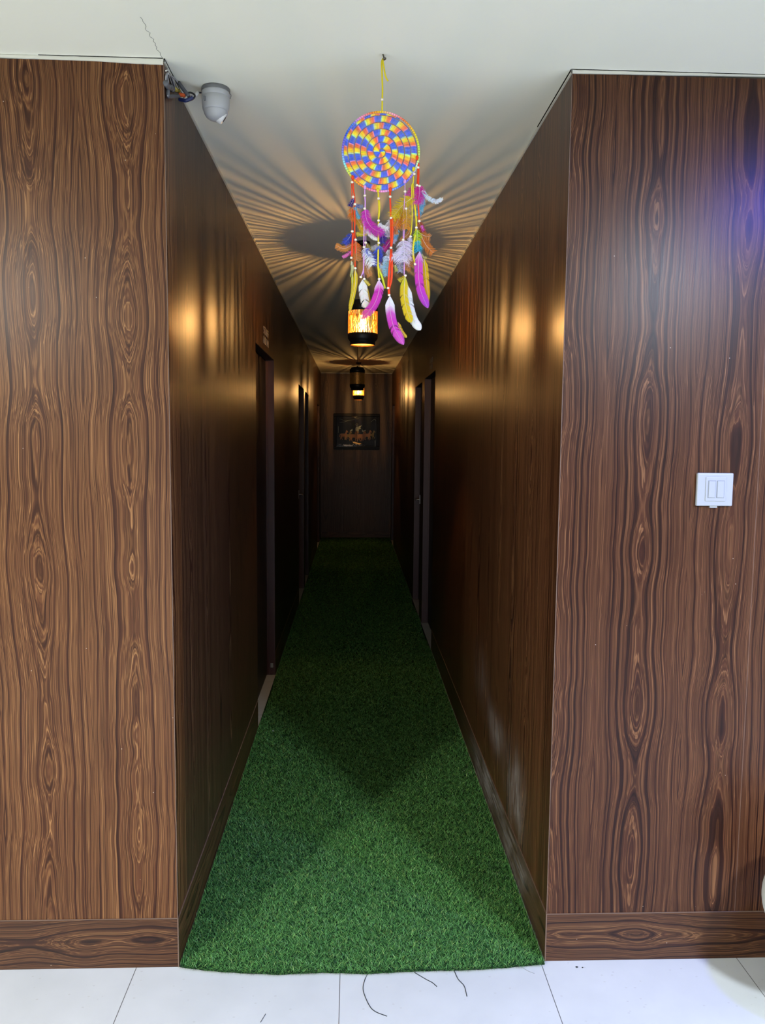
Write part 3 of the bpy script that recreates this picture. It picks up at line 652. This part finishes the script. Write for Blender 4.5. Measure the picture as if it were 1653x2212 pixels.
# chain line between the rounds
pts = [CT+Vector((math.sin(a)*rr_, -.0008, math.cos(a)*rr_)) for a, rr_, _ in arcs[::2] if rr_ < Rin]
prev = None
for i, p in enumerate(pts):
    c = ramp_c(seq, ((arcs[i*2][2])/per+.3) % 1.0); c = tuple(x_*.45 for x_ in c)
    e = (p-CT); e = e.normalized() if e.length > 1e-6 else Vector((1, 0, 0))
    ring = [bm.verts.new(p+e*(.0006*math.cos(k*PI/2))+Vector((0, .0006*math.sin(k*PI/2), 0))) for k in range(4)]
    if prev:
        for k in range(4):
            f = bm.faces.new((prev[k], prev[(k+1) % 4], ring[(k+1) % 4], ring[k]))
            for l in f.loops: l[lay] = (*c, 1)
    prev = ring
link('crochet_disc', bm, YARN, dc)

ORG, LIL, YEL = srgb('ee4a1c'), srgb('dba4e2'), srgb('e6d62a')
def ribbon(pts, wz, c, y=0.0, f=S2):
    bm, lay = cbm(); P = [f(a, b, y) for a, b in pts]
    tube(bm, P, wz*PX/2, 8, 5, .35, None, c, lay); return link('ribbon', bm, RIB, dc, True)
ribbon([(706, 195), (688, 250), (692, 400), (697, 560), (695, 680), (693, 850)], 20, YEL, 0, S1)
ribbon([(700, 215), (712, 300), (728, 390), (745, 440), (765, 470)], 18, YEL, -.004, S1)
ribbon([(340, -10), (345, 60), (352, 170), (366, 300), (366, 700), (375, 760), (370, 1100)], 17, ORG)
ribbon([(328, 60), (335, 300), (335, 660), (340, 830), (325, 975)], 11, ORG, .004)
ribbon([(350, 680), (338, 800), (333, 960)], 20, ORG, -.004)
ribbon([(487, 110), (486, 235), (490, 300), (488, 390), (478, 600), (475, 848), (472, 1100), (440, 1205)], 14, LIL)
ribbon([(494, 250), (497, 600), (497, 795), (470, 1000), (478, 1228)], 9, LIL, .003)
ribbon([(640, 150), (646, 200), (650, 270), (655, 400), (650, 532), (648, 798), (645, 1050), (657, 1228)], 19, YEL)
ribbon([(660, 290), (664, 380), (655, 500)], 14, YEL, -.003)
ribbon([(640, 1050), (655, 1120), (690, 1200), (728, 1340)], 26, srgb('d4dc30'), .003)
ribbon([(790, 130), (788, 248), (793, 400), (796, 500), (798, 855)], 22, ORG)
ribbon([(812, 500), (815, 700), (800, 860)], 26, ORG, -.003)
ribbon([(800, 870), (808, 1100), (800, 1240), (775, 1340), (776, 1420)], 30, ORG)
ribbon([(798, 900), (775, 1150), (765, 1335)], 24, ORG, -.003)
ribbon([(963, 60), (965, 187), (958, 300), (945, 600), (943, 760)], 10, LIL)
ribbon([(967, 187), (978, 290), (978, 390), (950, 760), (956, 1000), (955, 1187)], 13, LIL, .002)
ribbon([(1068, 0), (1062, 80), (1045, 130), (1050, 400), (1045, 600), (1030, 722)], 14, YEL)
ribbon([(1060, 90), (1072, 300), (1090, 420), (1100, 615), (1060, 880), (1085, 1052)], 22, YEL, .002)
ribbon([(1108, -230), (1118, -150), (1120, -100), (1118, 0), (1112, 112), (1120, 300), (1130, 460), (1135, 538)], 19, ORG)
ribbon([(1128, -150), (1130, 0), (1125, 110)], 16, ORG, -.003)
# knots where the ribbons are tied to the hoop
for zx, zy, c in ((343, 20, ORG), (488, 135, LIL), (643, 170, YEL), (790, 165, ORG), (963, 65, LIL), (1068, -80, YEL), (1110, -215, ORG)):
    bm, lay = cbm(); p = S2(zx, zy, -.003); r_ = bmesh.ops.create_icosphere(bm, subdivisions=2, radius=.0048, matrix=Matrix.Translation(p)@Matrix.Diagonal((.9, .9, 1.3, 1)))
    for f in bm.faces:
        for l in f.loops: l[lay] = (*c, 1)
    link('knot', bm, RIB, dc, True)
beads = [(347, 250), (370, 338), (337, 660), (377, 760), (325, 975), (373, 1100), (487, 235), (485, 390), (497, 795), (478, 848), (438, 1205), (480, 1228), (650, 270), (650, 532), (653, 798),
         (657, 1228), (788, 248), (797, 500), (798, 855), (763, 1335), (776, 1418), (965, 187), (978, 390), (943, 760), (970, 1187), (1030, 722), (1100, 615), (1085, 1052), (1108, 112), (1138, 120), (1135, 538), (1120, -100), (693, -908), (335, 75), (1075, -22)]
bm0 = bmesh.new(); lathe(bm0, [(.0012, .0030), (.0024, .0027), (.0036, .0012), (.0038, 0), (.0036, -.0012), (.0024, -.0027), (.0012, -.0030)], (0, 0, 0), 16)
bme = bpy.data.meshes.new('bead'); bm0.to_mesh(bme); bm0.free(); bme.materials.append(BEAD); bme.polygons.foreach_set('use_smooth', [True]*len(bme.polygons))
for zx, zy in beads:
    o = bpy.data.objects.new('bead', bme); col.objects.link(o); o.parent = dc; p = S2(zx, zy, -.006); o.location = p-dc.location

def feather(pts, wz, cols, y=0.0, fluffy=0.0, seed=0, asym=.5, curl=0.0):
    """pts: quill line in sketch units; cols: (t, hex) along the length; fluffy 0 = closed vane, 1 = loose down"""
    rr = random.Random(seed*7+13); bm, lay = cbm()
    P = [S2(a, b, y) for a, b in pts]; sub = 10; C = spline(P, sub); m_ = len(C)
    dz = [rr.uniform(-.010, .010)*fluffy for _ in range(3)]
    def at(t_):
        f = t_*(m_-1); i = min(int(f), m_-2); p = C[i].lerp(C[i+1], f-i); tg = (C[i+1]-C[i]).normalized()
        p = p+Vector((0, dz[0]*t_+dz[1]*t_*t_ + .006*math.sin(t_*PI), 0)); return p, tg
    L = sum((C[i+1]-C[i]).length for i in range(m_-1)); W = wz*PX
    def cf(t_):
        c = ramp_c([(0, cols[0][1])]+[(p, c) for p, c in cols]+[(1.001, cols[-1][1])], min(max(t_, 0), 1)); return c
    # rachis
    prev = None
    for i in range(13):
        t_ = i/12; p, tg = at(t_); sd = Vector((tg.z, 0, -tg.x)).normalized(); h_ = .0007*(1.05-t_*.8)*(1+.4*(1-fluffy))
        ring = [bm.verts.new(p+sd*(h_*math.cos(k*2*PI/5))+Vector((0, h_*math.sin(k*2*PI/5)-.0006, 0))) for k in range(5)]
        c = tuple(min(1, .55*x_+.45) for x_ in cf(t_))
        if prev:
            for k in range(5):
                f = bm.faces.new((prev[k], prev[(k+1) % 5], ring[(k+1) % 5], ring[k]))
                for l in f.loops: l[lay] = (*c, 1)
        prev = ring
    # barbs
    nb = int(L/(.00085 if fluffy < .5 else .00055)); 
    gaps = [rr.uniform(.1, .8) for _ in range(3)]
    for sgn in (-1, 1):
        for i in range(nb):
            t_ = (i+rr.random()*(.3+.7*fluffy))/nb
            if fluffy < .5:
                prof_ = (min(1, t_/.10)**.6)*(1-max(0, (t_-.72)/.28)**2.2*.97)
            else: prof_ = (.75+.25*math.sin(t_*PI))*(1 if t_ < .85 else 1-.5*(t_-.85)/.15)
            side = asym if sgn < 0 else 1-asym
            bl = W*side*prof_*(1+rr.uniform(-.35, .45)*fluffy+rr.uniform(-.03, .03))
            p, tg = at(t_); sd = Vector((tg.z, 0, -tg.x)).normalized()*sgn
            ang = .95 if fluffy < .5 else rr.uniform(.7, 1.5)
            if fluffy < .5:
                for g_ in gaps:
                    if abs(t_-g_) < .02: ang += .30*(g_-t_)/.02; 
            d0 = (sd*math.sin(ang)+tg*math.cos(ang)).normalized(); d1 = (sd*math.sin(ang*.72)+tg*math.cos(ang*.72)).normalized()
            bl /= max(.5, math.sin(ang)); yj = rr.uniform(-1, 1)*.35*bl*fluffy+(.10*bl)
            bw = (.00095 if fluffy < .5 else rr.uniform(.0005, .0009))
            q1 = p+d0*bl*.5+Vector((0, yj*.4, 0)); q2 = p+d0*bl*.5+d1*bl*.5+Vector((rr.uniform(-1, 1)*.0012*fluffy, yj, rr.uniform(-1, 1)*.0012*fluffy))
            v = [bm.verts.new(k) for k in (p-tg*bw*.6, p+tg*bw*.6, q1+tg*bw*.62, q1-tg*bw*.62, q2+tg*bw*.30, q2-tg*bw*.22)]
            c = tuple(min(1, x_*rr.uniform(.88, 1.1)) for x_ in cf(t_+.03)); ct = tuple(min(1, x_*(1+.15*fluffy)) for x_ in c)
            for q_, cq in (((0, 1, 2, 3), c), ((3, 2, 4, 5), ct)):
                f = bm.faces.new([v[k] for k in q_])
                for l in f.loops: l[lay] = (*cq, 1)
    return link('feather', bm, FEATH, dc)
MG, WH, YL, GD, OG, BL, TQ, LV, TN = 'd63ac0', 'eef0f2', 'ddc423', 'd8a21c', 'd8812a', '3c50c4', '4fb4d8', 'd9cfe4', 'c98a4c'
F = [
 # long smooth ones
 ([(372, 1115), (378, 1250), (350, 1420), (295, 1660)], 52, [(0, YL), (1, YL)], -.004, .1, .5),
 ([(340, 1170), (338, 1350), (296, 1590)], 36, [(0, 'cfd040'), (1, YL)], .002, .1, .5),
 ([(328, 1010), (338, 1100), (318, 1205)], 40, [(0, 'e6e8c8'), (1, 'b8bc50')], .006, .3, .5),
 ([(460, 1235), (470, 1380), (505, 1570)], 120, [(0, WH), (1, 'e6e4dc')], .003, .05, .5),
 ([(490, 1290), (530, 1450), (565, 1650), (545, 1830)], 50, [(0, 'e4d060'), (.4, 'c8a030'), (1, GD)], .012, .1, .5),
 ([(657, 1235), (655, 1370), (590, 1540), (450, 1705)], 128, [(0, WH), (.12, 'e8b8e4'), (.28, MG), (.75, 'c83ab0'), (1, 'e06080')], -.008, .0, .45),
 ([(785, 1430), (790, 1600), (835, 1800), (948, 2008)], 130, [(0, WH), (.22, 'ece4f0'), (.38, 'd060c8'), (.55, MG), (1, 'd860d0')], -.006, .0, .52),
 ([(880, 1740), (925, 1840), (985, 1925)], 48, [(0, GD), (1, YL)], .006, .05, .5),
 ([(966, 1200), (955, 1400), (985, 1580), (1040, 1745)], 112, [(0, 'c8cc3c'), (.2, YL), (1, YL)], -.005, .0, .5),
 ([(985, 1290), (1010, 1480), (1060, 1680), (1150, 1835)], 120, [(0, WH), (1, WH)], .003, .0, .5),
 ([(1140, 900), (1125, 1100), (1150, 1350), (1238, 1575)], 118, [(0, 'e0d0e8'), (.2, 'd458c4'), (.5, MG), (1, 'b048d0')], -.006, .0, .55),
 ([(1190, 990), (1215, 1180), (1240, 1510)], 84, [(0, YL), (1, GD)], .003, .0, .5),
 # down
 ([(352, 268), (335, 310), (310, 360)], 66, [(0, '3a2a90'), (1, '2c2a78')], -.004, .8, .5),
 ([(375, 340), (410, 350), (465, 345)], 60, [(0, '4a5a98'), (1, '8a9cc4')], -.006, .7, .5),
 ([(335, 370), (330, 430), (350, 520)], 100, [(0, OG), (1, OG)], 0, 1, .5),
 ([(355, 470), (420, 540), (480, 640)], 120, [(0, 'd89030'), (1, 'd8b030')], .002, 1, .5),
 ([(372, 370), (385, 430), (425, 505)], 52, [(0, '3a98c0'), (1, TQ)], -.005, .6, .5),
 ([(440, 590), (460, 650), (505, 705)], 40, [(0, YL), (1, YL)], .003, .6, .5),
 ([(490, 690), (440, 690), (385, 690)], 62, [(0, 'd4cc38'), (1, YL)], .004, .5, .5),
 ([(490, 400), (510, 520), (580, 620), (710, 690)], 135, [(0, MG), (1, 'c030b0')], -.006, .75, .5),
 ([(487, 420), (500, 600), (560, 700), (650, 765)], 56, [(0, WH), (1, WH)], 0, .4, .5),
 ([(330, 690), (290, 750), (240, 815)], 90, [(0, '3848b0'), (1, BL)], .003, .9, .5),
 ([(340, 820), (240, 860), (140, 830)], 90, [(0, TN), (1, 'd89044')], .004, .35, .5),
 ([(335, 890), (280, 930), (218, 965)], 46, [(0, 'd050b0'), (1, 'e070b8')], .002, .4, .5),
 ([(380, 780), (385, 880), (390, 1010)], 125, [(0, 'e0702a'), (1, TN)], -.004, 1, .5),
 ([(350, 680), (345, 760), (345, 850)], 50, [(0, 'd03060'), (1, 'e04040')], .004, .9, .5),
 ([(480, 860), (520, 950), (575, 1065)], 130, [(0, 'd8dcea'), (1, WH)], -.004, .8, .5),
 ([(500, 870), (530, 900), (545, 940)], 70, [(0, BL), (1, '5060c0')], -.008, 1, .5),
 ([(510, 800), (530, 850), (545, 890)], 60, [(0, 'a89c48'), (1, 'b09c50')], .003, 1, .5),
 ([(475, 1000), (510, 1080), (545, 1190)], 95, [(0, 'd0a078'), (1, TN)], .004, .5, .5),
 ([(655, 565), (690, 610), (760, 635)], 84, [(0, 'e4e6ec'), (1, WH)], -.004, .7, .5),
 ([(690, 660), (700, 730), (705, 800)], 90, [(0, '4a2a98'), (1, '3a3aa0')], .003, 1, .5),
 ([(660, 830), (645, 930), (615, 1065)], 120, [(0, '6a80d0'), (.3, BL), (1, BL)], -.004, .9, .5),
 ([(655, 830), (620, 840), (565, 855)], 60, [(0, LV), (1, 'd8dce4')], .002, 1, .5),
 ([(800, 760), (760, 810), (710, 885)], 90, [(0, 'a02888'), (1, 'c02c90')], .004, .6, .5),
 ([(740, 950), (745, 1060), (745, 1190)], 120, [(0, 'c8d8e8'), (.4, 'a8d0e4'), (1, '88bcd8')], .003, .5, .5),
 ([(640, 1040), (680, 1080), (740, 1090)], 60, [(0, 'e0e6ec'), (1, 'd8e4ec')], .006, .7, .5),
 ([(800, 520), (780, 600), (755, 720)], 100, [(0, 'e8e4ea'), (1, LV)], .004, 1, .5),
 ([(825, 530), (840, 640), (830, 800)], 80, [(0, 'e4e0e8'), (1, 'd0cce0')], .004, .9, .5),
 ([(890, 650), (870, 690), (850, 750)], 50, [(0, TQ), (1, '6ab0d8')], .006, .8, .5),
 ([(825, 590), (855, 640), (865, 700)], 60, [(0, 'e08050'), (1, TN)], .003, .9, .5),
 ([(760, 880), (790, 940), (770, 1010)], 110, [(0, 'dcdce8'), (1, 'c8d0e4')], .002, 1, .5),
 ([(1050, 260), (940, 340), (820, 490)], 170, [(0, YL), (.7, 'ccb428'), (1, YL)], -.004, .85, .5),
 ([(950, 390), (900, 490), (850, 610)], 160, [(0, 'd07c24'), (1, OG)], .003, .9, .5),
 ([(980, 390), (985, 500), (980, 640)], 120, [(0, 'c8a428'), (1, 'd89428')], -.006, .8, .5),
 ([(1040, 600), (1000, 690), (910, 765)], 70, [(0, 'b87838'), (1, TN)], .002, .5, .5),
 ([(1135, 110), (1140, 200), (1110, 330)], 140, [(0, 'c82898'), (1, 'd038a8')], -.006, .9, .5),
 ([(1085, 130), (1040, 180), (1000, 240)], 90, [(0, 'c84090'), (1, 'c85098')], .002, 1, .5),
 ([(1180, 190), (1160, 320), (1110, 475)], 105, [(0, '6ab8d8'), (1, TQ)], .002, .5, .5),
 ([(1170, 170), (1240, 260), (1340, 300), (1415, 270)], 60, [(0, 'c8dce8'), (1, 'e4ecf4')], -.003, .5, .6),
 ([(1130, 545), (1160, 610), (1195, 690)], 90, [(0, 'b05030'), (1, 'c0603a')], 0, .8, .5),
 ([(1165, 590), (1175, 620), (1190, 650)], 40, [(0, MG), (1, 'c030a0')], -.004, .8, .5),
 ([(1150, 690), (1200, 710), (1262, 735)], 95, [(0, 'b86c34'), (1, TN)], .002, .6, .5),
 ([(1160, 720), (1220, 820), (1300, 915)], 120, [(0, 'c07030'), (1, 'd0823c')], .004, .45, .5),
 ([(1110, 640), (1112, 710), (1115, 790)], 105, [(0, 'a8c830'), (1, 'c4d830')], -.005, .95, .5),
 ([(1112, 770), (1115, 830), (1120, 890)], 120, [(0, '30b8c8'), (1, '38b0d8')], -.002, 1, .5),
 ([(945, 765), (960, 880), (945, 1020)], 190, [(0, LV), (1, 'e4dcec')], -.006, 1, .5),
 ([(930, 860), (870, 940), (775, 985)], 90, [(0, LV), (1, 'e8e6ee')], -.004, .9, .5),
 ([(1030, 960), (1015, 1040), (985, 1115)], 110, [(0, 'b07030'), (1, 'c07c40')], .004, .5, .5),
 ([(880, 950), (900, 1040), (905, 1140)], 110, [(0, '9098b8'), (1, 'a8a8c0')], .006, .9, .5),
 ([(1025, 730), (1020, 830), (1010, 930)], 80, [(0, LV), (1, 'c8c0c0')], .002, 1, .5),
 ([(845, 1060), (855, 1100), (860, 1145)], 40, [(0, 'a8b048'), (1, 'b8b850')], .004, .9, .5),
 ([(970, 1200), (930, 1225), (890, 1245)], 50, [(0, YL), (1, 'c8c030')], -.004, 1, .5),
 ([(480, 1230), (510, 1260), (545, 1300)], 36, [(0, 'd8d060'), (1, YL)], -.003, .9, .5),
 ([(1160, 930), (1190, 960), (1225, 965)], 36, [(0, 'b8a868'), (1, 'c8b860')], .002, .8, .5),
]
for i, (p, w_, c, y_, fl, asy) in enumerate(F): feather(p, w_, c, y_, fl, i, asy)
bpy.context.view_layer.update()
